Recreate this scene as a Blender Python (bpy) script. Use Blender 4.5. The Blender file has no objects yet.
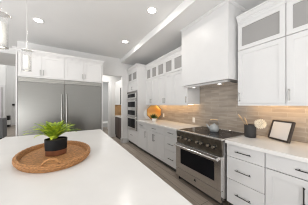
import bpy, math, random
from math import sin, cos, pi, radians as R
random.seed(4)
S = bpy.context.scene
C = S.collection

# ---------------------------------------------------------------- camera, sky, light, exposure
cam_d = bpy.data.cameras.new('camera'); cam = bpy.data.objects.new('camera', cam_d); C.objects.link(cam)
cam.location = (0, 0, 1.38)
cam.rotation_euler = (R(90), 0, -R(31.02))
cam_d.sensor_width = 36.0; cam_d.lens = 138 / 308 * 36
cam_d.shift_y = 2.5 / 308
cam_d.clip_start = 0.05
S.camera = cam

W = bpy.data.worlds.new('sky'); S.world = W; W.use_nodes = True
W.node_tree.nodes['Background'].inputs[0].default_value = (0.965, 0.985, 1.0, 1)
W.node_tree.nodes['Background'].inputs[1].default_value = 0.6

S.view_settings.view_transform = 'Standard'; S.view_settings.look = 'None'
S.view_settings.gamma = 1; S.view_settings.use_curve_mapping = False
S.view_settings.exposure = 0.5
S.cycles.filter_width = 1.1

def area(name, loc, rot, sx, sy, power, col=(1, 1, 1), shape='RECTANGLE', spread=pi):
    l = bpy.data.lights.new(name, 'AREA'); l.shape = shape; l.size = sx
    if shape in ('RECTANGLE', 'ELLIPSE'): l.size_y = sy
    l.energy = power; l.color = col; l.spread = spread
    o = bpy.data.objects.new(name, l); C.objects.link(o); o.location = loc; o.rotation_euler = rot
    return o
# unseen area lamps added for brightness, standing in for daylight and ceiling bounce
area('ceiling_bounce', (-3.4, 2.2, 0.8), (R(180), 0, 0), 3.0, 3.5, 62, (0.97, 0.985, 1.0))
area('ceiling_bounce', (-2.4, -2.1, 0.5), (R(180), 0, 0), 4.0, 3.0, 95, (0.97, 0.985, 1.0))
area('daylight_fill', (-5.2, 1.5, 0.95), (R(100), 0, R(-90)), 6.0, 1.7, 12, (0.97, 0.985, 1.0))  # unseen fill in place of daylight from the left
area('ceiling_bounce', (1.0, -2.0, 0.4), (R(180), 0, 0), 1.3, 1.8, 26, (0.97, 0.985, 1.0))
area('daylight_fill', (-4.2, -2.5, 0.65), (R(58), 0, R(-64)), 2.6, 1.2, 125, (0.97, 0.985, 1.0))  # added fill that lifts the base cabinet fronts
area('hall_fill', (0.6, 5.5, 2.72), (0, 0, 0), 1.6, .6, 17, (1, .98, .95))  # added fill without a fixture, brightens the hall and bar nook
area('far_room_fill', (1.5, 7.6, 2.75), (0, 0, 0), 1.5, 1.5, 16, (1, .98, .95))  # added fill, brightens the room past the doorway
area('living_room_fill', (-4, 10, 4.6), (0, 0, 0), 4, 4, 65, (1, .98, .95))  # added overhead fill for the space left of the fridge

# ---------------------------------------------------------------- materials
def nt(name):
    m = bpy.data.materials.new(name); m.use_nodes = True
    return m, m.node_tree.nodes, m.node_tree.links, m.node_tree.nodes['Principled BSDF']
def mat(name, col, rough=0.5, metal=0.0, noise=0.03, scale=8.0, spec=None, coat=0, bump=0, emis=None, stretch=(1, 1, 1)):
    m, N, L, b = nt(name)
    tc = N.new('ShaderNodeTexCoord'); mp = N.new('ShaderNodeMapping'); mp.inputs['Scale'].default_value = stretch
    n = N.new('ShaderNodeTexNoise'); n.inputs['Scale'].default_value = scale; n.inputs['Detail'].default_value = 3
    L.new(tc.outputs['Object'], mp.inputs[0]); L.new(mp.outputs[0], n.inputs['Vector'])
    r = N.new('ShaderNodeValToRGB')
    a, c = 1 - noise, 1 + noise
    r.color_ramp.elements[0].position = .3; r.color_ramp.elements[1].position = .7
    r.color_ramp.elements[0].color = (*[min(1, v * a) for v in col], 1)
    r.color_ramp.elements[1].color = (*[min(1, v * c) for v in col], 1)
    L.new(n.outputs['Fac'], r.inputs[0]); L.new(r.outputs[0], b.inputs['Base Color'])
    b.inputs['Roughness'].default_value = rough; b.inputs['Metallic'].default_value = metal
    if spec is not None: b.inputs['Specular IOR Level'].default_value = spec
    if coat: b.inputs['Coat Weight'].default_value = coat
    if bump:
        bp = N.new('ShaderNodeBump'); bp.inputs['Strength'].default_value = bump; bp.inputs['Distance'].default_value = .01
        L.new(n.outputs['Fac'], bp.inputs['Height']); L.new(bp.outputs[0], b.inputs['Normal'])
    if emis:
        b.inputs['Emission Color'].default_value = (*emis[0], 1); b.inputs['Emission Strength'].default_value = emis[1]
    return m
def bricks(name, c1, c2, mortar, axes, bw, bh, ms, rough, offset=.5, rot=None, bias=0, bump=0, grain=(2, 30, 2)):
    """bricks or planks in the plane given by axes, e.g. 'YZ'"""
    m, N, L, b = nt(name)
    tc = N.new('ShaderNodeTexCoord'); sp = N.new('ShaderNodeSeparateXYZ'); cb = N.new('ShaderNodeCombineXYZ')
    L.new(tc.outputs['Object'], sp.inputs[0])
    L.new(sp.outputs[axes[0]], cb.inputs[0]); L.new(sp.outputs[axes[1]], cb.inputs[1])
    t = N.new('ShaderNodeTexBrick'); L.new(cb.outputs[0], t.inputs['Vector'])
    t.inputs['Color1'].default_value = (*c1, 1); t.inputs['Color2'].default_value = (*c2, 1); t.inputs['Mortar'].default_value = (*mortar, 1)
    t.inputs['Scale'].default_value = 1; t.inputs['Brick Width'].default_value = bw; t.inputs['Row Height'].default_value = bh
    t.inputs['Mortar Size'].default_value = ms; t.inputs['Bias'].default_value = bias; t.offset = offset; t.offset_frequency = 2
    n = N.new('ShaderNodeTexNoise'); n.inputs['Scale'].default_value = 1; n.inputs['Detail'].default_value = 4
    mp = N.new('ShaderNodeMapping'); mp.inputs['Scale'].default_value = grain
    L.new(cb.outputs[0], mp.inputs[0]); L.new(mp.outputs[0], n.inputs['Vector'])
    r = N.new('ShaderNodeValToRGB'); r.color_ramp.elements[0].color = (.84, .84, .84, 1); r.color_ramp.elements[1].color = (1.14, 1.14, 1.14, 1)
    r.color_ramp.elements[0].position = .3; r.color_ramp.elements[1].position = .7
    L.new(n.outputs['Fac'], r.inputs[0])
    mx = N.new('ShaderNodeMix'); mx.data_type = 'RGBA'; mx.blend_type = 'MULTIPLY'; mx.inputs[0].default_value = 1
    L.new(t.outputs['Color'], mx.inputs[6]); L.new(r.outputs[0], mx.inputs[7]); L.new(mx.outputs[2], b.inputs['Base Color'])
    b.inputs['Roughness'].default_value = rough
    if bump:
        bp = N.new('ShaderNodeBump'); bp.inputs['Strength'].default_value = bump; bp.inputs['Distance'].default_value = .003; bp.invert = True
        L.new(t.outputs['Fac'], bp.inputs['Height']); L.new(bp.outputs[0], b.inputs['Normal'])
    return m

M = {}
M['white'] = mat('white_lacquer', (.685, .68, .675), .38, noise=.01)
M['ceil'] = mat('ceiling_paint', (.80, .795, .785), .9, noise=.01, scale=2)
M['wall'] = mat('wall_paint', (.79, .785, .775), .85, noise=.01, scale=2)
M['hallwall'] = mat('hall_paint', (.74, .735, .72), .85, noise=.01, scale=2)
M['greywall'] = mat('grey_paint', (.50, .50, .49), .85, noise=.02, scale=2)
M['quartz'] = mat('white_quartz', (.80, .785, .765), .22, noise=.02, scale=5)
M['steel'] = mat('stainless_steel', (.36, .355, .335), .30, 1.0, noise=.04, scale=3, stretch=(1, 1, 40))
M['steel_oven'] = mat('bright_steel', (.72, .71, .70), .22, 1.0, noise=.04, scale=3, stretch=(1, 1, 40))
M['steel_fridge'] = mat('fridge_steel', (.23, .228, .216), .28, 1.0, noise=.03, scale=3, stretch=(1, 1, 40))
M['steel_panel'] = mat('bronzed_steel', (.20, .18, .15), .3, 1.0, noise=.25, scale=12)
M['steel_dark'] = mat('dark_steel', (.19, .18, .165), .3, 1.0, noise=.05, scale=3)
M['chrome'] = mat('chrome', (.85, .85, .84), .22, 1.0, noise=.01)
M['black'] = mat('black_metal', (.018, .017, .017), .4, noise=.1)
M['blackglass'] = mat('black_glass', (.012, .012, .014), .08, noise=.1, spec=.07)
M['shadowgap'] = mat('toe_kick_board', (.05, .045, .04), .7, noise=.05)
M['floor'] = bricks('oak_planks', (.25, .205, .165), (.36, .305, .255), (.12, .10, .08), 'YX', 1.3, .17, .004, .42, .37, grain=(1.5, 22, 1))
M['tile'] = bricks('stone_strip_tile', (.31, .262, .215), (.40, .34, .28), (.42, .37, .315), 'YZ', .33, .058, .003, .38, .5, grain=(4, 24, 1), bump=.3)
M['wicker'] = mat('woven_rattan', (.43, .205, .075), .6, noise=.4, scale=70, bump=.6, stretch=(1, 1, 3))
M['potblack'] = mat('matte_black_ceramic', (.011, .011, .012), .6, noise=.1, spec=.2)
M['potbrown'] = mat('brown_band', (.20, .075, .035), .4, noise=.15, scale=20)  # brown lower band of the fern pot
M['soil'] = mat('moss', (.08, .06, .03), .9, noise=.3, scale=50)
M['wood'] = mat('pale_wood', (.52, .36, .21), .5, noise=.15, scale=20)
M['darkwood'] = mat('dark_stained_wood', (.055, .03, .024), .35, noise=.3, scale=14, stretch=(3, 3, .4))
M['crock'] = mat('charcoal_stoneware', (.05, .049, .048), .6, noise=.1, spec=.25)
M['enamel'] = mat('grey_enamel', (.36, .38, .385), .2, noise=.02)
M['bloom'] = mat('cream_petals', (.80, .72, .58), .7, noise=.06, scale=40)
M['paper'] = mat('blank_paper', (.72, .70, .69), .3, noise=.01)
M['frameblack'] = mat('espresso_frame', (.045, .036, .032), .4, noise=.2, scale=20)
M['marble'] = mat('white_marble', (.78, .77, .75), .25, noise=.05, scale=15)
M['plastic'] = mat('white_plastic', (.82, .81, .79), .35, noise=.01)
M['amber'] = mat('warm_sealed_wood', (.40, .25, .13), .5, noise=.2, scale=5)
M['knob'] = mat('brushed_knob', (.70, .66, .58), .22, 1.0, noise=.03)
M['led'] = mat('led_lens', (.9, .9, .9), .4, emis=((1, .97, .92), 9))
M['bulb'] = mat('bulb', (.9, .88, .8), .4, emis=((1, .94, .82), 7))
M['hoodlamp'] = mat('hood_lamp', (.9, .9, .88), .4, emis=((1, .96, .9), .6))
M['ledwarm'] = mat('warm_led_strip', (.9, .85, .7), .4, emis=((1, .74, .42), 3))
M['taupe'] = mat('taupe_lacquer', (.42, .40, .38), .4, noise=.03)
M['greyfab'] = mat('grey_fabric', (.17, .17, .175), .9, noise=.1)

def glassmat(name, tint, rough, mixf):
    m, N, L, b = nt(name)
    b.inputs['Base Color'].default_value = (*tint, 1); b.inputs['Roughness'].default_value = rough
    n = N.new('ShaderNodeTexNoise'); n.inputs['Scale'].default_value = 12
    bp = N.new('ShaderNodeBump'); bp.inputs['Strength'].default_value = .05; L.new(n.outputs['Fac'], bp.inputs['Height']); L.new(bp.outputs[0], b.inputs['Normal'])
    t = N.new('ShaderNodeBsdfTransparent'); t.inputs[0].default_value = (.93, .93, .93, 1)
    mx = N.new('ShaderNodeMixShader'); mx.inputs[0].default_value = mixf
    L.new(b.outputs[0], mx.inputs[1]); L.new(t.outputs[0], mx.inputs[2]); L.new(mx.outputs[0], N['Material Output'].inputs[0])
    return m
M['clear'] = glassmat('clear_glass', (.9, .9, .9), .03, .86)
M['frost'] = glassmat('frosted_glass', (.95, .95, .93), .3, .25)
M['cabglass'] = glassmat('seeded_cabinet_glass', (.42, .41, .40), .25, .25)

def leaf_mat():
    m, N, L, b = nt('fern_green')
    tc = N.new('ShaderNodeTexCoord'); n = N.new('ShaderNodeTexNoise'); n.inputs['Scale'].default_value = 22
    L.new(tc.outputs['Object'], n.inputs['Vector'])
    r = N.new('ShaderNodeValToRGB'); r.color_ramp.elements[0].position = .35; r.color_ramp.elements[1].position = .65
    r.color_ramp.elements[0].color = (.09, .20, .012, 1); r.color_ramp.elements[1].color = (.55, .66, .04, 1)
    L.new(n.outputs['Fac'], r.inputs[0]); L.new(r.outputs[0], b.inputs['Base Color']); b.inputs['Roughness'].default_value = .5
    return m
M['leaf'] = leaf_mat()
M['leafdark'] = mat('deep_green_leaf', (.07, .13, .025), .5, noise=.4, scale=30)
def agate():
    m, N, L, b = nt('orange_agate')
    tc = N.new('ShaderNodeTexCoord'); w = N.new('ShaderNodeTexWave'); w.wave_type = 'RINGS'; w.inputs['Scale'].default_value = 1.1
    w.inputs['Distortion'].default_value = 6; w.inputs['Detail'].default_value = 2; w.inputs['Detail Scale'].default_value = 1.5
    L.new(tc.outputs['Object'], w.inputs['Vector'])
    r = N.new('ShaderNodeValToRGB'); e = r.color_ramp.elements
    e[0].color = (.60, .25, .04, 1); e[1].color = (.74, .42, .10, 1); x = e.new(.5); x.color = (.68, .30, .05, 1)
    L.new(w.outputs['Color'], r.inputs[0]); L.new(r.outputs[0], b.inputs['Base Color']); b.inputs['Roughness'].default_value = .3
    return m
M['agate'] = agate()

# ---------------------------------------------------------------- mesh helpers
class MB:
    def __init__(s): s.v = []; s.f = []
    def add(s, vs, fs):
        k = len(s.v); s.v += [tuple(p) for p in vs]; s.f += [tuple(i + k for i in f) for f in fs]; return s
    def box(s, x0, x1, y0, y1, z0, z1):
        x0, x1 = sorted((x0, x1)); y0, y1 = sorted((y0, y1)); z0, z1 = sorted((z0, z1))
        return s.add([(x0, y0, z0), (x1, y0, z0), (x1, y1, z0), (x0, y1, z0), (x0, y0, z1), (x1, y0, z1), (x1, y1, z1), (x0, y1, z1)],
                     [(3, 2, 1, 0), (4, 5, 6, 7), (0, 1, 5, 4), (1, 2, 6, 5), (2, 3, 7, 6), (3, 0, 4, 7)])
    def prism(s, poly, y0, y1):
        """polygon in (x,z) extruded along y"""
        n = len(poly)
        vs = [(x, y0, z) for x, z in poly] + [(x, y1, z) for x, z in poly]
        return s.add(vs, [tuple(range(n)), tuple(range(2 * n - 1, n - 1, -1))] + [(i, i + n, (i + 1) % n + n, (i + 1) % n) for i in range(n)])
    def lathe(s, prof, cx, cy, n=28, closed=False):
        """prof of (r, z)"""
        vs = []; m = len(prof)
        for r, z in prof:
            for k in range(n):
                a = 2 * pi * k / n; vs.append((cx + r * cos(a), cy + r * sin(a), z))
        fs = []
        for j in range(m - 1 + (1 if closed else 0)):
            j2 = (j + 1) % m
            for k in range(n):
                k2 = (k + 1) % n; fs.append((j * n + k, j * n + k2, j2 * n + k2, j2 * n + k))
        if not closed:
            fs.append(tuple(range(n - 1, -1, -1))); fs.append(tuple((m - 1) * n + k for k in range(n)))
        return s.add(vs, fs)
    def tube(s, pts, r, n=8, cap=True):
        rr = r if isinstance(r, (list, tuple)) else [r] * len(pts)
        vs = []; P = [tuple(p) for p in pts]
        from mathutils import Vector
        up = Vector((0, 0, 1))
        for i, p in enumerate(P):
            a = Vector(P[max(0, i - 1)]); b = Vector(P[min(len(P) - 1, i + 1)]); d = (b - a).normalized()
            u = d.cross(up)
            if u.length < .05: u = d.cross(Vector((0, 1, 0)))
            u.normalize(); w = u.cross(d).normalized()
            for k in range(n):
                t = 2 * pi * k / n; q = Vector(p) + (u * cos(t) + w * sin(t)) * rr[i]; vs.append(tuple(q))
        m = len(P); fs = []
        for j in range(m - 1):
            for k in range(n):
                k2 = (k + 1) % n; fs.append((j * n + k, (j + 1) * n + k, (j + 1) * n + k2, j * n + k2))
        if cap: fs.append(tuple(range(n))); fs.append(tuple((m - 1) * n + k for k in range(n - 1, -1, -1)))
        return s.add(vs, fs)
    def sweep(s, path, prof):
        """prof: list of (outward offset, z), swept along an open xy path with mitred corners; outward = right of travel"""
        n = len(prof); vs = []
        for i, p in enumerate(path):
            def nrm(a, b):
                dx, dy = b[0] - a[0], b[1] - a[1]; l = math.hypot(dx, dy); return (dy / l, -dx / l)
            n1 = nrm(path[i - 1], p) if i else nrm(p, path[i + 1]); n2 = nrm(p, path[i + 1]) if i < len(path) - 1 else n1
            bx, by = n1[0] + n2[0], n1[1] + n2[1]; k = bx * n1[0] + by * n1[1]; bx /= k; by /= k
            for o, z in prof: vs.append((p[0] + bx * o, p[1] + by * o, z))
        fs = [tuple(range(n)), tuple((len(path) - 1) * n + j for j in range(n - 1, -1, -1))]
        for i in range(len(path) - 1):
            for j in range(n):
                j2 = (j + 1) % n; fs.append((i * n + j, (i + 1) * n + j, (i + 1) * n + j2, i * n + j2))
        return s.add(vs, fs)
def org(p):
    x = y = z = 0
    while p: x += p.location[0]; y += p.location[1]; z += p.location[2]; p = p.parent
    return x, y, z
def obj(name, mb, m, parent=None, smooth=False, bevel=0, base=None):
    """links the collected shapes as ONE mesh; vertex data in world coordinates"""
    o0 = org(parent) if parent else (base or (0, 0, 0))
    me = bpy.data.meshes.new(name)
    me.from_pydata([(a - o0[0], b - o0[1], c - o0[2]) for a, b, c in mb.v], [], mb.f); me.update()
    import bmesh
    bm = bmesh.new(); bm.from_mesh(me); bmesh.ops.recalc_face_normals(bm, faces=bm.faces); bm.to_mesh(me); bm.free()
    me.materials.append(m if not isinstance(m, str) else M[m])
    if smooth:
        for p in me.polygons: p.use_smooth = True
        me.set_sharp_from_angle(angle=R(40))
    o = bpy.data.objects.new(name, me); C.objects.link(o)
    if parent: o.parent = parent
    else: o.location = o0
    if bevel:
        b = o.modifiers.new('bevel', 'BEVEL'); b.width = bevel; b.segments = 2; b.limit_method = 'ANGLE'
    return o
def tag(o, label, cat, group=None):
    o['label'] = label; o['category'] = cat
    if group: o['group'] = group
    return o
def thing(name, label, cat, loc, group=None):
    o = bpy.data.objects.new(name, None); C.objects.link(o); o.location = loc; o.empty_display_size = .1
    return tag(o, label, cat, group)
def struct(name, mb, m, bevel=0):
    o = obj(name, mb, m, bevel=bevel); o['kind'] = 'structure'; return o
def copy_tree(o, loc, label):
    r = o.copy(); C.objects.link(r); r.location = loc; r['label'] = label
    for ch in list(o.children):
        c = ch.copy(); C.objects.link(c); c.parent = r
        for g in list(ch.children):
            d = g.copy(); C.objects.link(d); d.parent = c
    return r

# ================================================================ the room
WX = 2.48      # range wall
WY = 4.90      # fridge wall
CZ = 3.05; SZ = 2.90
struct('floor', MB().box(-9, 6, -5, 14, -.1, 0), 'floor')
# tray ceiling: raised field, lowered border along the range wall
struct('ceiling', MB().box(-5.5, 1.55, -4, WY + .12, CZ, CZ + .12).box(-9, -1.2, WY + .12, 5.6, CZ, CZ + .12), 'ceil')
struct('ceiling', MB().box(1.55, WX + .15, -4, WY + .12, SZ, CZ + .12), 'ceil')
struct('wall_right', MB().box(WX, WX + .15, -4, 6.3, 0, CZ), 'wall')
struct('wall_back', MB().box(-1.20, .80, WY, WY + .12, 0, CZ)
       .box(.80, WX, WY, WY + .12, 2.42, CZ).box(1.60, WX, WY, WY + .12, 0, 2.42), 'wall')
struct('wall_front', MB().box(-9, WX, -4.15, -4.0, 0, CZ), 'wall')
struct('baseboard_back', MB().box(1.575, 1.80, WY - .022, WY, 0, .16).box(1.575, 1.60, WY - .022, WY + .13, 0, .16), 'white')
# right hand hall seen between fridge and oven tower
struct('wall_hall', MB().box(-1.2, .85, 6.05, 6.17, 0, 2.75).box(.85, 1.395, 6.05, 6.17, 2.36, 2.75).box(1.395, WX, 6.05, 6.17, 0, 2.75)
       .box(-1.2, -1.08, WY + .12, 6.05, 0, 2.75), 'hallwall')
struct('ceiling', MB().box(-1.2, WX + .15, WY + .12, 6.17, 2.75, 2.85), 'ceil')
dr = struct('door_1', MB().box(1.395, 1.51, 6.02, 6.05, 0, 2.46).box(.735, .85, 6.02, 6.05, 0, 2.46).box(.85, 1.395, 6.02, 6.05, 2.36, 2.46)
            .box(1.375, 1.395, 6.05, 6.17, 0, 2.36).box(.85, .87, 6.05, 6.17, 0, 2.36), 'white')
struct('wall_far', MB().box(-.5, 4.5, 9.0, 9.1, 0, 2.8).box(4.5, 4.6, 6.17, 9.1, 0, 2.8), 'greywall')
struct('baseboard_hall', MB().box(1.51, 1.60, 6.03, 6.05, 0, .14), 'white')
# the living space seen left of the fridge
struct('wall_left', MB().box(-9, -1.2, 5.6, 5.72, 2.88, CZ).box(-9, -1.2, 5.72, 7.2, 2.88, 3.0).box(-9, -1.2, 7.2, 7.3, 2.88, 5.0), 'wall')
struct('wall_far', MB().box(-9, .4, 13.0, 13.1, 0, 5.0).box(-1.2, -1.08, 6.17, 13.0, 0, 5.0), 'hallwall')
struct('baseboard_far', MB().box(-5, -1.2, 12.98, 13.0, 0, .14), 'white')
struct('wall_far', MB().box(-9, -3.08, 10.7, 10.82, 0, 5.0), 'hallwall')
struct('door_2', MB().box(-3.17, -3.08, 10.66, 10.70, 0, 2.46).box(-6, -3.17, 10.66, 10.70, 2.34, 2.46)
       .box(-5.8, -3.22, 10.62, 10.66, .01, 2.33).box(-5.7, -3.34, 10.60, 10.62, .15, 2.2), 'white')

# tile backsplash on the range wall
struct('trim_1', MB().box(WX - .012, WX, -.3, 1.11, .914, 1.385).box(WX - .012, WX, 1.11, 2.12, .914, 1.80).box(WX - .012, WX, 2.12, 4.0, .914, 1.385), 'tile')

# ================================================================ cabinet builders (fronts face -X unless noted)
FX = 1.79      # base door faces
UX = 2.10      # wall cabinet door faces
def bar_pull(parent, x, y0, y1, z0, z1, m='black', r=.0052, name='handle', out=.032):
    """bar on two posts in front of a face at x"""
    b = MB(); xo = x - out
    b.tube([(xo, y0, z0), (xo, y1, z1)], r, 8)
    for t in (.12, .88):
        y = y0 + (y1 - y0) * t; z = z0 + (z1 - z0) * t
        b.tube([(xo, y, z), (x, y, z)], r * .8, 6)
    return obj(name, b, m, parent)
def shaker(parent, x, y0, y1, z0, z1, st=.062, name='door', g=.0025, m='white'):
    y0 += g; y1 -= g; z0 += g; z1 -= g
    b = MB(); X0, X1 = x, x + .02
    b.box(X0, X1, y0, y0 + st, z0, z1).box(X0, X1, y1 - st, y1, z0, z1)
    b.box(X0, X1, y0 + st, y1 - st, z0, z0 + st).box(X0, X1, y0 + st, y1 - st, z1 - st, z1)
    b.box(X0 + .009, X1, y0 + st, y1 - st, z0 + st, z1 - st)
    return obj(name, b, m, parent)
def slab(parent, x, y0, y1, z0, z1, name='drawer', g=.0025):
    return obj(name, MB().box(x, x + .02, y0 + g, y1 - g, z0 + g, z1 - g), 'white', parent, bevel=.002)
def glassdoor(parent, x, y0, y1, z0, z1, st=.062, g=.0025):
    y0 += g; y1 -= g; z0 += g; z1 -= g
    b = MB(); X0, X1 = x, x + .02
    b.box(X0, X1, y0, y0 + st, z0, z1).box(X0, X1, y1 - st, y1, z0, z1)
    b.box(X0, X1, y0 + st, y1 - st, z0, z0 + st).box(X0, X1, y0 + st, y1 - st, z1 - st, z1)
    d = obj('glass_door', b, 'white', parent)
    obj('glass_pane', MB().box(X0 + .010, X0 + .014, y0 + st, y1 - st, z0 + st, z1 - st), 'cabglass', d)
    return d

def base_cab(y0, y1, label, kind, group='base cabinets along the range wall'):
    t = thing('base_cabinet', label, 'cabinet', (FX + .3, (y0 + y1) / 2, 0), group)
    obj('carcass', MB().box(FX + .022, WX - .002, y0, y1, .10, .872), 'white', t)
    obj('toe_kick', MB().box(FX + .06, FX + .08, y0, y1, .0, .10), 'shadowgap', t)
    if kind == 'drawers':
        for z0, z1, zh in ((.095, .412, .254), (.412, .705, .557), (.705, .868, .792)):
            d = slab(t, FX, y0, y1, z0, z1); c = (y0 + y1) / 2
            bar_pull(d, FX, c - .088, c + .088, zh, zh)
    else:
        d = slab(t, FX, y0, y1, .71, .868); c = (y0 + y1) / 2
        bar_pull(d, FX, c - .088, c + .088, .79, .79)
        n = 2 if kind == 'pair' else 1
        w = (y1 - y0) / n
        for i in range(n):
            a, b = y0 + w * i, y0 + w * (i + 1)
            dd = shaker(t, FX, a, b, .095, .705)
            yh = (b - .022) if (n == 2 and i == 0) else (a + .035)
            bar_pull(dd, FX, yh, yh, .47, .65)
    return t
base_cab(1.995 + .025, 2.53, 'white base cabinet with three black pulled drawers, just left of the range', 'drawers')
base_cab(2.53, 3.38, 'white base cabinet with one wide drawer over two doors, left counter run, middle unit', 'pair')
base_cab(3.38, 3.998, 'white base cabinet with one drawer over one door beside the oven tower', 'single')
base_cab(.66, 1.085, 'white base cabinet with three black pulled drawers, just right of the range', 'drawers')
base_cab(.0, .655, 'white base cabinet with drawer over panelled doors at right frame edge', 'pair')

def counter(y0, y1, label):
    o = obj('countertop', MB().box(FX - .03, WX - .002, y0, y1, .873, .914), 'quartz', bevel=.003, base=(2.1, (y0 + y1) / 2, .873))
    tag(o, label, 'countertop', 'quartz worktops on the range wall'); return o
counter(2.015, 3.998, 'white quartz worktop left of the range, running to the oven tower')
counter(-.0, 1.09, 'white quartz worktop right of the range, under the picture frame')

def wall_cab(y0, y1, doors, label, hside):
    t = thing('wall_cabinet', label, 'cabinet', (2.3, (y0 + y1) / 2, 1.38), 'wall cabinets with glass top doors')
    X = UX + .022
    b = MB().box(X, WX - .002, y0, y1, 1.40, 2.17)                        # closed lower box
    b.box(X, WX - .002, y0, y0 + .018, 2.17, 2.58).box(X, WX - .002, y1 - .018, y1, 2.17, 2.58)
    b.box(X, WX - .02, y0 + .018, y1 - .018, 2.555, 2.58).box(WX - .02, WX - .002, y0 + .018, y1 - .018, 2.17, 2.58)
    obj('carcass', b, 'white', t)
    obj('light_rail', MB().box(UX + .004, UX + .022, y0, y1, 1.372, 1.40), 'white', t)
    obj('top_rail', MB().box(UX, UX + .022, y0, y1, 2.545, 2.58), 'white', t)
    for (a, c), hs in zip(doors, hside):
        d = shaker(t, UX, a, c, 1.40, 2.165)
        yh = a + .03 if hs < 0 else c - .03
        bar_pull(d, UX, yh, yh, 1.43, 1.56, m='steel', r=.007, out=.03)
        glassdoor(t, UX, a, c, 2.168, 2.545, st=.052)
    return t
wall_cab(2.125, 2.61, [(2.125, 2.61)], 'white wall cabinet with glass top door, touching the hood on its left', (-1,))
wall_cab(2.61, 3.32, [(2.61, 2.965), (2.965, 3.32)], 'white wall cabinet with two glass top doors, middle of the left run', (1, -1))
wall_cab(3.32, 3.998, [(3.32, 3.66), (3.66, 3.998)], 'white wall cabinet with two glass top doors beside the oven tower', (1, -1))
wall_cab(.575, 1.105, [(.575, 1.105)], 'white wall cabinet with wide glass top door, right of the hood', (1,))
wall_cab(.04, .572, [(.04, .572)], 'white wall cabinet cut off by the right frame edge', (1,))
def crown_prof(z0, z1, o):
    return [(-.02, z0), (.006, z0), (.006, z0 + .02), (.018, z0 + .03), (o - .008, z1 - .022), (o, z1 - .018), (o, z1), (-.02, z1)]
# path travels so that outward is to the right
o = obj('crown_moulding', MB().sweep([(UX, .04), (UX, 1.105)][::-1], [(a, z) for a, z in crown_prof(2.58, 2.66, .045)]), 'white', base=(UX, .5, 2.58))
tag(o, 'white crown moulding on top of the cabinets right of the hood', 'moulding')
o = obj('crown_moulding', MB().sweep([(UX, 3.955), (UX, 2.125)], crown_prof(2.58, 2.66, .045)), 'white', base=(UX, 3, 2.58))
tag(o, 'white crown moulding on top of the cabinets left of the hood', 'moulding')

# ---- oven tower
TX = 1.80
t = thing('oven_tower_cabinet', 'tall white cabinet holding the built-in ovens, with glass doors at the top', 'cabinet', (2.1, 4.45, 0))
y0, y1 = 4.0, 4.898
b = MB().box(TX + .022, WX - .002, y0, y0 + .02, .1, 2.60).box(TX + .022, WX - .002, y1 - .02, y1, .1, 2.60)
b.box(WX - .022, WX - .002, y0 + .02, y1 - .02, .1, 2.60).box(TX + .022, WX - .022, y0 + .02, y1 - .02, .1, .53).box(TX + .022, WX - .022, y0 + .02, y1 - .02, 1.86, 2.17)
b.box(TX + .022, WX - .022, y0 + .02, y1 - .02, 2.58, 2.60)
obj('carcass', b, 'white', t)
obj('face_frame', MB().box(TX, TX + .022, y0, 4.028, .1, 2.60).box(TX, TX + .022, 4.872, y1, .1, 2.60)
    .box(TX, TX + .022, 4.028, 4.872, .52, .545).box(TX, TX + .022, 4.028, 4.872, 1.85, 1.875).box(TX, TX + .022, 4.028, 4.872, 2.53, 2.60), 'white', t)
obj('toe_kick', MB().box(TX + .05, TX + .07, y0, y1, 0, .1), 'shadowgap', t)
d = slab(t, TX, 4.028, 4.872, .10, .52); bar_pull(d, TX, 4.36, 4.54, .36, .36)
for a, c in ((4.028, 4.45), (4.45, 4.872)):
    d = shaker(t, TX, a, c, 1.875, 2.165, st=.05)
    yh = c - .03 if a < 4.1 else a + .03
    bar_pull(d, TX, yh, yh, 1.90, 2.0, m='steel')
    glassdoor(t, TX, a, c, 2.168, 2.53, st=.06)
obj('crown', MB().sweep([(TX, y1), (TX, y0), (UX - .02, y0)], crown_prof(2.60, 2.68, .045)), 'white', t)

def wall_oven(z0, z1, win, hz, label, panel=None, name='wall_oven', cat='oven'):
    t = thing(name, label, cat, (1.9, 4.45, z0))
    a, c = 4.010, 4.868; X = TX - .035
    obj('housing', MB().box(TX - .01, 2.30, a + .03, c - .01, z0 + .004, z1 - .004), 'steel_dark', t)
    obj('surround_trim', MB().box(TX - .020, TX - .0105, a - .008, c + .004, z0 + .001, z1 - .001), 'black', t)
    a += .012; b = MB()
    w0, w1 = win[0][0], win[-1][1]
    b.box(X, TX - .01, a, a + .11, z0 + .003, z1 - .003).box(X, TX - .01, c - .09, c, z0 + .003, z1 - .003)
    zz = z0 + .003
    for (p, q) in win:
        b.box(X, TX - .01, a + .11, c - .09, zz, p); zz = q
    b.box(X, TX - .01, a + .11, c - .09, zz, z1 - .003)
    d = obj('door', b, 'steel_oven', t)
    for (p, q) in win: obj('window', MB().box(X + .006, TX - .012, a + .11, c - .09, p, q), 'blackglass', d)
    hb = MB().tube([(X - .045, a + .03, hz), (X - .045, c - .03, hz)], .011, 10)
    for y in (a + .06, c - .06): hb.tube([(X - .045, y, hz), (X, y, hz)], .008, 8)
    obj('handle', hb, 'chrome', d)
    if panel:
        pp = obj('control_panel', MB().box(X - .002, X, a + .02, c - .02, panel[0], panel[1]), 'steel_dark', t)
    return t
wall_oven(1.56, 1.848, [(1.635, 1.755)], 1.595, 'stainless built-in microwave, topmost of the stacked appliances in the tower', (1.775, 1.835), 'microwave', 'microwave')
wall_oven(1.005, 1.558, [(1.04, 1.20), (1.31, 1.49)], 1.525, 'stainless upper wall oven with black window, below the microwave')
wall_oven(.55, 1.003, [(.62, .92)], .965, 'stainless lower wall oven with black window, lowest in the tower')

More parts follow.
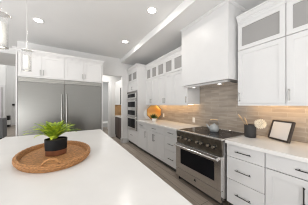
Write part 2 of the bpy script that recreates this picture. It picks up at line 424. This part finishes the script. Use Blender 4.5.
# ---- range hood
t = thing('range_hood', 'boxy white cabinet-style range hood rising to the ceiling over the range', 'range hood', (2.2, 1.63, 1.76))
HX = 1.93
b = MB().box(HX, WX - .002, 1.145, 1.165, 1.76, SZ).box(HX, WX - .002, 2.10, 2.12, 1.76, SZ).box(HX, HX + .02, 1.165, 2.10, 1.76, SZ)
b.box(HX + .02, WX - .002, 1.165, 2.10, 1.80, 1.84)
obj('hood_body', b, 'white', t)
obj('crown', MB().sweep([(WX, 2.12), (HX, 2.12), (HX, 1.145), (WX - .02, 1.145)], [(-.01, SZ - .04), (.003, SZ - .04), (.022, SZ - .012), (.022, SZ - .001), (-.01, SZ - .001)]), 'white', t)
obj('filter_insert', MB().box(HX + .035, WX - .014, 1.18, 2.085, 1.722, 1.80), 'steel_oven', t)
for y in (1.36, 1.90):
    obj('lamp', MB().lathe([(.032, 1.712), (.032, 1.720)], HX + .12, y, 16), 'hoodlamp', t)
    area('hood_glow', (HX + .12, y, 1.709), (0, 0, 0), .04, .04, .25, (1, .95, .88), 'DISK')
    obj('lamp_rim', MB().lathe([(.036, 1.714), (.042, 1.714), (.042, 1.7215), (.036, 1.7215)], HX + .12, y, 16, closed=True), 'chrome', t)

# ---- range
RX = 1.70
t = thing('range', 'stainless professional range with black glass cooktop and dark oven window', 'range', (2.05, 1.555, 0))
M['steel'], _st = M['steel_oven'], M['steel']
y0, y1 = 1.10, 2.008
obj('body', MB().box(RX + .04, WX - .014, y0, y1, .10, .905), 'steel', t)
obj('cooktop_frame', MB().box(RX, RX + .05, y0, y1, .905, .925).box(RX + .05, WX - .014, y0, y0 + .012, .905, .925).box(RX + .05, WX - .014, y1 - .012, y1, .905, .925).box(WX - .06, WX - .014, y0 + .012, y1 - .012, .905, .925), 'chrome', t, bevel=.003)
ct = obj('cooktop', MB().box(RX + .05, WX - .06, y0 + .012, y1 - .012, .905, .923), 'blackglass', t)
for (cx, cy, r) in ((1.90, 1.33, .09), (1.90, 1.78, .09), (2.22, 1.33, .075), (2.22, 1.78, .075), (2.08, 1.555, .055)):
    obj('burner_ring', MB().lathe([(r - .003, .9231), (r, .9231), (r, .9238), (r - .003, .9238)], cx, cy, 32, closed=True), 'steel_dark', ct)
obj('control_panel', MB().prism([(RX, .905), (RX + .05, .905), (RX + .05, .69), (RX + .012, .69)], y0, y1), 'steel_panel', t, bevel=.003)
for y in (1.93, 1.86, 1.73, 1.65, 1.50, 1.42, 1.30, 1.21):
    z = .80; xx = RX + .004
    k = MB(); k.tube([(xx + .002, y, z), (xx - .012, y, z)], .030, 16)
    kk = obj('knob', MB().tube([(xx - .010, y, z), (xx - .042, y, z)], [.021, .018], 14), 'knob', t, smooth=True)
    obj('bezel', k, 'black', kk, smooth=True)
d = MB().box(RX - .01, RX + .04, y0 + .004, 1.20, .235, .685).box(RX - .01, RX + .04, 1.885, y1 - .004, .235, .685)
d.box(RX - .01, RX + .04, 1.20, 1.885, .235, .335).box(RX - .01, RX + .04, 1.20, 1.885, .60, .685)
dd = obj('oven_door', d, 'steel', t)
obj('window', MB().box(RX - .004, RX + .03, 1.20, 1.885, .335, .60), 'blackglass', dd)
h = MB().tube([(RX - .065, y0 + .015, .655), (RX - .065, y1 - .02, .655)], .014, 10)
for y in (y0 + .04, y1 - .05): h.box(RX - .075, RX - .01, y - .012, y + .012, .643, .668)
obj('handle', h, 'chrome', dd)
obj('lower_drawer', MB().box(RX - .006, RX + .04, y0 + .004, y1 - .004, .085, .228), 'steel', t)
# small faceted emblem on the lower panel
obj('badge', MB().add([(RX - .012, 1.552, .205), (RX - .012, 1.572, .165), (RX - .012, 1.532, .165), (RX - .006, 1.552, .205), (RX - .006, 1.572, .165), (RX - .006, 1.532, .165)],
    [(0, 1, 2), (3, 5, 4), (0, 3, 4, 1), (1, 4, 5, 2), (2, 5, 3, 0)]), 'black', t)
obj('toe_kick', MB().box(RX + .07, RX + .09, y0 + .03, y1 - .03, .0, .10), 'shadowgap', t)
for yy in (y0 + .03, y1 - .03):
    obj('leg', MB().lathe([(.02, 0), (.016, .02), (.016, .10)], RX + .055, yy, 12), 'black', t)

M['steel'] = _st
# ---- refrigerator in its cabinetry (front faces -Y)
FY = 4.30; fx0, fx1, fm = -1.045, .775, -.15
t = thing('refrigerator', 'wide two-door stainless built-in refrigerator under white cabinets', 'refrigerator', (-.14, 4.6, 0))
obj('housing', MB().box(fx0, fx1, FY + .03, WY - .002, .0, 2.03), 'steel_dark', t)
for k, (a, c) in enumerate(((fx0, fm), (fm, fx1))):
    d = obj('door', MB().box(a + .004, c - .004, FY - .012, FY + .028, .12, 1.925), 'steel_fridge', t, bevel=.004)
    hx = c - .055 if k == 0 else a + .055
    h = MB().tube([(hx, FY - .07, .62), (hx, FY - .07, 1.66)], .015, 10)
    for z in (.70, 1.58): h.tube([(hx, FY - .07, z), (hx, FY - .012, z)], .010, 8)
    obj('handle', h, 'steel', d, smooth=True)
    g = MB().box(a + .004, c - .004, FY + .012, FY + .028, 1.93, 2.028)
    for z in (1.935, 1.975, 2.008): g.box(a + .006, c - .006, FY - .012, FY + .012, z, z + .018)
    obj('grille', g, 'steel', t)
obj('kick_plate', MB().box(fx0 + .01, fx1 - .01, FY, FY + .02, .0, .115), 'steel_dark', t)

t = thing('refrigerator_surround', 'white panels and four-door cabinet framing the refrigerator, crown moulding on top', 'cabinet', (-.14, 4.6, 0))
obj('side_panel', MB().box(fx0 - .03, fx0 - .002, FY - .01, WY - .002, 0, 2.61), 'white', t)
obj('side_panel', MB().box(fx1 + .002, fx1 + .03, FY - .01, WY - .002, 0, 2.61), 'white', t)
obj('carcass', MB().box(fx0, fx1, FY + .022, WY - .002, 2.04, 2.61).box(fx0, fx1, FY, FY + .022, 2.575, 2.61).box(fx0, fx1, FY, FY + .022, 2.035, 2.062), 'white', t)
xs = [fx0, -.61, fm, .305, fx1]
def shaker_y(parent, x0, x1, z0, z1, y, st=.058, g=.0025):
    x0 += g; x1 -= g; z0 += g; z1 -= g
    b = MB().box(x0, x0 + st, y, y + .02, z0, z1).box(x1 - st, x1, y, y + .02, z0, z1)
    b.box(x0 + st, x1 - st, y, y + .02, z0, z0 + st).box(x0 + st, x1 - st, y, y + .02, z1 - st, z1)
    b.box(x0 + st, x1 - st, y + .009, y + .02, z0 + st, z1 - st)
    return obj('door', b, 'white', parent)
for i in range(4):
    d = shaker_y(t, xs[i], xs[i + 1], 2.062, 2.575, FY)
    hx = xs[i + 1] - .03 if i % 2 == 0 else xs[i] + .03
    h = MB().tube([(hx, FY - .03, 2.10), (hx, FY - .03, 2.23)], .006, 8)
    for z in (2.115, 2.215): h.tube([(hx, FY - .03, z), (hx, FY, z)], .005, 6)
    obj('handle', h, 'steel', d)
obj('crown', MB().sweep([(fx1 + .03, WY - .003), (fx1 + .03, FY - .01), (fx0 - .03, FY - .01), (fx0 - .03, WY - .003)][::-1], crown_prof(2.60, 2.685, .045)), 'white', t)

# ================================================================ island
t = thing('kitchen_island', 'large island with white quartz top in the foreground', 'island', (-.17, 1.3, 0))
obj('cabinet_base', MB().box(-.78, .45, .36, 2.77, .10, .872), 'taupe', t)
obj('toe_kick', MB().box(-.72, .39, .42, 2.70, 0, .10), 'shadowgap', t)
obj('countertop', MB().box(-.82, .49, .31, 2.82, .873, .914), 'quartz', t, bevel=.003)
for k in range(4): shaker(t, .431, .37 + k * .595, .965 + k * .595, .12, .86, m='taupe')

# ---- bar beyond the pillar
t = thing('bar_cabinet', 'tall bar nook beyond the white pillar, dark lower cabinet and pale top', 'cabinet', (2.0, 5.5, 0))
obj('base', MB().box(1.66, WX - .002, 5.03, 6.02, .08, .885), 'darkwood', t)
obj('worktop', MB().box(1.62, WX - .002, 5.03, 6.03, .885, .925), 'quartz', t)
obj('toe_kick', MB().box(1.67, 1.69, 5.03, 6.02, 0, .08), 'shadowgap', t)
obj('door', MB().box(1.64, 1.658, 5.06, 5.52, .12, .86), 'darkwood', t)
obj('door', MB().box(1.64, 1.658, 5.54, 6.0, .12, .86), 'darkwood', t)
obj('backsplash', MB().box(1.64, WX - .002, 6.03, 6.045, .925, 1.39), 'amber', t)
obj('upper_cabinet', MB().box(1.64, WX - .002, 5.03, 6.03, 1.39, 2.35), 'white', t)
obj('black_pull', MB().tube([(1.612, 5.13, 1.40), (1.612, 5.13, 2.03)], .017, 8).box(1.61, 1.64, 5.12, 5.14, 1.45, 1.47).box(1.61, 1.64, 5.12, 5.14, 1.9, 1.92), 'black', t)
area('bar_light', (1.95, 5.85, 1.37), (0, 0, 0), .5, .2, .5, (1, .85, .6))

# ================================================================ ceiling lights
def downlight(x, y, label):
    t = thing('recessed_light', label, 'ceiling light', (x, y, CZ - .012), 'round recessed ceiling lights')
    obj('trim_ring', MB().lathe([(.070, CZ - .010), (.092, CZ - .004), (.092, CZ), (.070, CZ)], x, y, 28, closed=True), 'plastic', t, smooth=True)
    obj('lens', MB().lathe([(.072, CZ - .006), (.072, CZ - .001)], x, y, 28), 'led', t)
    area('downlight_glow', (x, y, CZ - .02), (0, 0, 0), .14, .14, 3.5, (1, .95, .88), 'DISK')
downlight(1.22, 2.10, 'round recessed ceiling light nearest the hood, beside the ceiling step')
downlight(1.22, 3.50, 'round recessed ceiling light near the oven tower, beside the ceiling step')
downlight(-.55, 3.50, 'round recessed ceiling light in front of the refrigerator cabinets')

# undercabinet strips
def strip(y0, y1, label):
    o = obj('light_strip', MB().box(2.31, 2.335, y0, y1, 1.39, 1.399), 'ledwarm', base=(2.31, (y0 + y1) / 2, 1.39))
    tag(o, label, 'light strip', 'warm light strips under the wall cabinets')
    area('strip_glow', (2.32, (y0 + y1) / 2, 1.388), (0, R(-38), 0), .02, y1 - y0, 1.6 * (y1 - y0), (1, .62, .28))
strip(2.18, 3.95, 'warm light strip under the wall cabinets left of the hood')
strip(.08, 1.06, 'warm light strip under the wall cabinets right of the hood')

# ================================================================ pendants
def pendant(x, y, label):
    t = thing('pendant_lamp', label, 'pendant lamp', (x, y, 1.80), 'glass cylinder pendants over the island')
    obj('glass_shade', MB().lathe([(.046, 1.80), (.046, 2.06), (.0425, 2.06), (.0425, 1.80)], x, y, 32, closed=True), 'clear', t, smooth=True)
    obj('frosted_tube', MB().lathe([(.033, 1.815), (.033, 1.985), (.029, 1.985), (.029, 1.815)], x, y, 28, closed=True), 'frost', t, smooth=True)
    obj('base_ring', MB().lathe([(.028, 1.806), (.046, 1.806), (.046, 1.814), (.028, 1.814)], x, y, 28, closed=True), 'chrome', t, smooth=True)
    obj('bulb', MB().lathe([(.006, 1.85), (.012, 1.865), (.012, 1.93), (.008, 1.945), (.008, 1.985)], x, y, 16), 'bulb', t, smooth=True)
    obj('cap', MB().lathe([(.049, 2.05), (.049, 2.060), (.012, 2.064), (.008, 2.10), (.006, 2.14)], x, y, 28), 'chrome', t, smooth=True)
    for k in range(3):
        a = R(30 + 120 * k)
        obj('knob', MB().lathe([(.001, 2.047), (.007, 2.050), (.010, 2.057), (.007, 2.064), (.001, 2.067)], x + .056 * cos(a), y + .056 * sin(a), 10), 'chrome', t, smooth=True)
    obj('rod', MB().tube([(x, y, 2.13), (x, y, CZ - .02)], .0032, 8), 'chrome', t)
    obj('canopy', MB().lathe([(.055, CZ - .022), (.06, CZ - .018), (.06, CZ - .001)], x, y, 24), 'chrome', t)
pendant(-.4475, 1.450, 'clear glass pendant lamp cut off by the left frame edge, nearest')
pendant(-.467, 2.264, 'clear glass pendant lamp hanging before the refrigerator cabinets, fully in view')

# ================================================================ things on the island
TC = (-.120, 1.565); TA, TB, TT = .385, .272, R(8)
def ell(s, z, t, da=0):
    a, b = TB * s + da, TA * s + da
    x, y = a * cos(t), b * sin(t)
    return (TC[0] + x * cos(TT) - y * sin(TT), TC[1] + x * sin(TT) + y * cos(TT), z)
t = thing('woven_tray', 'oval woven rattan tray with two loop handles on the island', 'tray', (TC[0], TC[1], .914))
n = 64; b = MB(); vs = []; prof = [(-.03, .915), (-.004, .915), (.004, .935), (0.0, .962), (-.012, .966), (-.022, .955), (-.03, .93)]
vs = [ell(1, z, 2 * pi * k / n, da) for da, z in prof for k in range(n)]
m = len(prof); fs = [(j * n + k, j * n + (k + 1) % n, ((j + 1) % m) * n + (k + 1) % n, ((j + 1) % m) * n + k) for j in range(m) for k in range(n)]
b.add(vs, fs); obj('rim', b, 'wicker', t, smooth=True)
b = MB(); vs = [ell(1, z, 2 * pi * k / n, -.028) for z in (.915, .926) for k in range(n)]
b.add(vs, [tuple(range(n))[::-1], tuple(range(n, 2 * n))] + [(k, (k + 1) % n, (k + 1) % n + n, k + n) for k in range(n)])
obj('tray_floor', b, 'wicker', t)
for j, zz in ((0, .940), (1, .953)):
    obj('woven_coil', MB().tube([ell(1, zz + .003 * sin(k * 2.4), 2 * pi * k / 96, .003) for k in range(97)], .008, 6, cap=False), 'wicker', t, smooth=True)
for sgn in (-1, 1):
    pts = []
    for k in range(15):
        u = k / 14; tt = R(90 * sgn - 11) + (u - .5) * .46
        p = ell(1, 0, tt, -.006); pts.append((p[0], p[1],   .955 + .050 * sin(pi * u) ** .7))
    obj('handle', MB().tube(pts, .0075, 8), 'wicker', t, smooth=True)

PX, PY = -.118, 1.575
t = thing('potted_fern', 'bright green fern in a black and brown pot on the rattan tray', 'plant', (PX, PY, .926))
obj('pot_base', MB().lathe([(.076, .927), (.083, .930), (.085, .975)], PX, PY, 36), 'potbrown', t, smooth=True)
obj('pot', MB().lathe([(.086, .975), (.089, 1.068), (.083, 1.068), (.080, .98)], PX, PY, 36, closed=True), 'potblack', t, smooth=True)
obj('soil', MB().lathe([(.079, 1.03), (.079, 1.05), (.01, 1.058)], PX, PY, 24), 'soil', t)
fb = MB(); rnd = random.Random(11)
from mathutils import Vector
for i in range(42):
    az = 2.39996 * i + rnd.uniform(-.2, .2); q_ = (i % 42) / 42
    L_ = .192 + .030 * (1 - q_) + rnd.uniform(-.02, .02)
    el = .72 + .85 * q_ + rnd.uniform(-.1, .1)
    x, y, z = PX - .018 + .015 * cos(az), PY + .007 + .015 * sin(az), 1.065
    pts = [Vector((x, y, z))]; e = el
    for s in range(12):
        st = L_ / 12; x += st * cos(e) * cos(az); y += st * cos(e) * sin(az); z += st * sin(e); e -= .075 + .004 * s
        pts.append(Vector((x, y, z)))
    fb.tube([tuple(p) for p in pts], .0014, 4, cap=False)
    side = Vector((-sin(az), cos(az), 0))
    for s in range(2, 13):
        d = (pts[s] - pts[s - 1]).normalized(); u = s / 12
        w = .026 * math.sin(pi * min(1, .15 + u * .82)) + .004
        nrm = side.cross(d)
        for sg in (-1, 1):
            for off in (0, .5):
                p = pts[s] - d * off * L_ / 12
                tip = p + side * sg * w + d * w * .8 + Vector((0, 0, rnd.uniform(-.004, .004)))
                mid = p + side * sg * w * .5 + d * (w * .4)
                k = d * .0034
                fb.add([tuple(p - k), tuple(mid - k * 1.2), tuple(tip), tuple(mid + k * 1.2), tuple(p + k)], [(0, 1, 2, 3, 4)])
obj('foliage', fb, 'leaf', t)

# ================================================================ things on the worktops
# kettle
KX, KY = 2.12, 1.51; z0 = .9245
t = thing('kettle', 'pale grey enamel kettle with wooden handle on the cooktop', 'kettle', (KX, KY, z0))
obj('body', MB().lathe([(.062, z0), (.074, z0 + .012), (.080, z0 + .045), (.075, z0 + .08), (.055, z0 + .108), (.035, z0 + .116)], KX, KY, 32), 'enamel', t, smooth=True)
obj('lid', MB().lathe([(.036, z0 + .115), (.030, z0 + .124), (.006, z0 + .128), (.010, z0 + .140), (.004, z0 + .146)], KX, KY, 20), 'enamel', t, smooth=True)
ux, uy = -.50, .86
obj('spout', MB().tube([(KX + ux * .07, KY + uy * .07, z0 + .05), (KX + ux * .105, KY + uy * .105, z0 + .085), (KX + ux * .125, KY + uy * .125, z0 + .118)], [.020, .014, .010], 10), 'enamel', t, smooth=True)
for sg in (-1, 1): obj('handle_bracket', MB().tube([(KX + sg * ux * .065, KY + sg * uy * .065, z0 + .09), (KX + sg * ux * .075, KY + sg * uy * .075, z0 + .15), (KX + sg * ux * .055, KY + sg * uy * .055, z0 + .195)], .0035, 6), 'steel', t)
obj('grip', MB().tube([(KX + s * ux * .062, KY + s * uy * .062, z0 + .195 + .012 * (1 - s * s)) for s in (-1, -.5, 0, .5, 1)], .0095, 10), 'wood', t, smooth=True)

# utensil crock, spoons, flower
QX, QY = 2.235, 1.0; z0 = .914
t = thing('utensil_crock', 'charcoal stoneware crock on the worktop beside the cooktop', 'crock', (QX, QY, z0))
obj('crock_body', MB().lathe([(.066, z0 + .001), (.073, z0 + .01), (.073, z0 + .172), (.066, z0 + .172), (.064, z0 + .02)], QX, QY, 32), 'crock', t, smooth=True)
obj('rim', MB().lathe([(.064, z0 + .168), (.075, z0 + .168), (.075, z0 + .178), (.064, z0 + .178)], QX, QY, 32, closed=True), 'crock', t, smooth=True)
def spoon(bx, by, tx, ty, tz, label, w):
    p0 = Vector((bx, by, z0 + .03)); p1 = Vector((tx, ty, tz)); d = (p1 - p0)
    t = thing('wooden_utensil', label, 'utensil', tuple(p0), 'wooden utensils in the crock')
    obj('shaft', MB().tube([tuple(p0), tuple(p0 + d * .72)], .0055, 8), 'wood', t)
    q = [p0 + d * s for s in (.70, .76, .84, .92, 1.0)]
    b = MB(); b.tube([tuple(v) for v in q], [.006, w * .8, w, w * .9, w * .3], 10)
    o = obj('paddle', b, 'wood', t, smooth=True)
spoon(QX + .02, QY - .035, QX - .01, QY + .165, z0 + .325, 'long pale wooden spoon leaning left out of the crock', .012)
spoon(QX - .02, QY - .03, QX - .045, QY + .055, z0 + .285, 'shorter wooden utensil in the crock, between the long spoon and the flower', .011)
t = thing('cream_flower', 'round cream bloom standing in the crock, leaning right', 'flower', (QX, QY - .02, z0 + .03))
FC = Vector((QX - .0, QY - .125, z0 + .205))
obj('stem', MB().tube([(QX, QY + .02, z0 + .03), (QX, QY - .04, z0 + .15), tuple(FC)], .004, 6), 'wood', t)
b = MB(); rnd = random.Random(5)
for i in range(90):
    th = i * 2.39996; zz = 1 - 2 * (i + .5) / 90; r = math.sqrt(1 - zz * zz)
    nv = Vector((r * cos(th), r * sin(th), zz)); c = FC + nv * .045
    a = nv.orthogonal().normalized(); e = nv.cross(a)
    w = .017
    tip = c + nv * .030
    b.add([tuple(c - a * w - e * w * .3), tuple(c + e * w), tuple(c + a * w - e * w * .3), tuple(tip)], [(0, 1, 3), (1, 2, 3), (2, 0, 3), (0, 2, 1)])
b.lathe([(.01, FC.z - .046), (.035, FC.z - .033), (.048, FC.z), (.035, FC.z + .033), (.01, FC.z + .046)], FC.x, FC.y, 16)
obj('petals', b, 'bloom', t)

# picture frame leaning on the backsplash
t = thing('picture_frame', 'dark square picture frame with blank white face, leaning on the backsplash', 'picture frame', (2.33, .71, .915))
BL = Vector((2.368, .842, .9235)); BR = Vector((2.236, .592, .9235))
u = (BR - BL).normalized(); nh = Vector((-u.y, u.x, 0))
if nh.x < 0: nh = -nh
ln = R(17); up = (Vector((0, 0, 1)) * cos(ln) + nh * sin(ln)); back = up.cross(u)
if back.dot(nh) < 0: back = -back
Wd = (BR - BL).length; Hd = .262
def slabf(a0, a1, h0, h1, d0, d1):
    vs = [tuple(BL + u * a + up * h + back * d) for d in (d0, d1) for (a, h) in ((a0, h0), (a1, h0), (a1, h1), (a0, h1))]
    return vs, [(0, 1, 2, 3), (7, 6, 5, 4), (0, 4, 5, 1), (1, 5, 6, 2), (2, 6, 7, 3), (3, 7, 4, 0)]
e = .020; b = MB()
for a in ((0, Wd, 0, e), (0, Wd, Hd - e, Hd), (0, e, e, Hd - e), (Wd - e, Wd, e, Hd - e)): b.add(*slabf(*a, 0, .028))
obj('frame', b, 'frameblack', t)
obj('blank_print', MB().add(*slabf(e, Wd - e, e, Hd - e, .006, .014)), 'paper', t)
obj('backing', MB().add(*slabf(e, Wd - e, e, Hd - e, .014, .026)), 'frameblack', t)

# round agate board, marble board and small plant by the tower
def poly_board(cx, cy, cz, r, thick, az, lean, n, m, rot=0, hole=None, squash=1):
    f = Vector((cos(az), sin(az), 0))                       # direction the face looks
    s = Vector((-sin(az), cos(az), 0)); upv = Vector((0, 0, 1)) * cos(lean) - f * sin(lean); nn = s.cross(upv)
    if nn.dot(f) < 0: nn = -nn
    c = Vector((cx, cy, cz)); vs = []
    for d in (0, thick):
        for k in range(n):
            a = 2 * pi * (k + rot) / n; vs.append(tuple(c + s * r * squash * cos(a) + upv * r * sin(a) + nn * d))
    return MB().add(vs, [tuple(range(n))[::-1], tuple(range(n, 2 * n))] + [(k, (k + 1) % n, (k + 1) % n + n, k + n) for k in range(n)])
az = R(-112)
t = thing('serving_board', 'orange octagonal serving board with dark edge, propped up by the oven tower', 'serving board', (2.22, 3.72, .914))
obj('edge_band', poly_board(2.225, 3.70, 1.155, .245, .014, az, R(8), 8, M, .5), 'darkwood', t)
obj('face', poly_board(2.225, 3.70, 1.155, .232, .018, az, R(8), 8, M, .5), 'agate', t)
t = tag(obj('marble_board', poly_board(2.12, 3.86, 1.092, .175, .016, R(-112), R(8), 6, M, 0), 'marble', base=(2.12, 3.86, .914)), 'white hexagonal marble board standing left of the orange board', 'board')
t = thing('small_potted_plant', 'small dark green plant in a white pot before the orange board', 'plant', (2.03, 3.36, .914))
cx, cy = 2.03, 3.36
obj('pot', MB().lathe([(.052, .915), (.060, .92), (.068, 1.0), (.062, 1.0), (.058, .93)], cx, cy, 24), 'plastic', t, smooth=True)
b = MB(); rnd = random.Random(3)
for i in range(110):
    a = rnd.uniform(0, 2 * pi); e = rnd.uniform(.3, 1.5); l = rnd.uniform(.09, .19)
    d = Vector((cos(e) * cos(a), cos(e) * sin(a), sin(e))); p = Vector((cx, cy, .985)); sd = d.orthogonal().normalized() * .014
    q = p + d * l * .6; b.add([tuple(p), tuple(q + sd), tuple(p + d * l), tuple(q - sd)], [(0, 1, 2, 3)])
obj('leaves', b, 'leafdark', t)

def outlet(y, z, label):
    t = thing('wall_outlet', label, 'outlet', (WX - .016, y, z), 'white outlets in the backsplash')
    obj('plate', MB().box(WX - .018, WX - .0125, y - .037, y + .037, z - .058, z + .058), 'plastic', t, bevel=.002)
    for dz in (-.022, .022):
        obj('socket', MB().box(WX - .020, WX - .018, y - .016, y + .016, z + dz - .014, z + dz + .014), 'plastic', t)
outlet(2.29, 1.03, 'white outlet plate in the backsplash just left of the range')
outlet(3.52, 1.06, 'small white outlet plate in the warm-lit backsplash beside the orange board')

# ================================================================ beyond the left opening
t = thing('hall_bin', 'slim black and white pedestal on the floor in the far left room', 'pedestal', (-2.9, 10.9, 0))
px, py = -3.38, 12.1
t.location = (px, py, 0)
obj('base', MB().box(px - .10, px + .10, py - .10, py + .10, 0, .15), 'black', t)
obj('body', MB().box(px - .085, px + .085, py - .085, py + .085, .15, .44), 'plastic', t)
obj('top', MB().box(px - .10, px + .10, py - .10, py + .10, .44, .72), 'black', t, bevel=.02)
t = thing('grey_sideboard', 'low dark grey sideboard on black feet at the left frame edge', 'sideboard', (-2.75, 7.8, 0))
obj('body', MB().box(-3.7, -2.26, 7.6, 8.0, .10, .86), 'greyfab', t, bevel=.01)
for x in (-3.6, -2.34):
    for y in (7.68, 7.92): obj('foot', MB().lathe([(.02, 0), (.035, .10)], x, y, 10), 'black', t)
t = tag(obj('thermostat', MB().box(-3.42, -3.30, 12.95, 12.995, 1.34, 1.46), 'black', base=(-3.36, 12.97, 1.4)), 'small black thermostat on the far wall left of the refrigerator', 'thermostat')
# beyond the right doorway
t = thing('white_chair', 'white chair in the room beyond the far doorway', 'chair', (1.3, 8.0, 0))
obj('backrest', MB().box(1.36, 1.52, 8.2, 8.24, .42, .86), 'plastic', t, bevel=.01)
obj('seat', MB().box(1.36, 1.86, 7.8, 8.24, .38, .43), 'plastic', t)
for x in (1.38, 1.82):
    for y in (7.83, 8.2): obj('leg', MB().box(x - .015, x + .015, y - .015, y + .015, 0, .38), 'plastic', t)
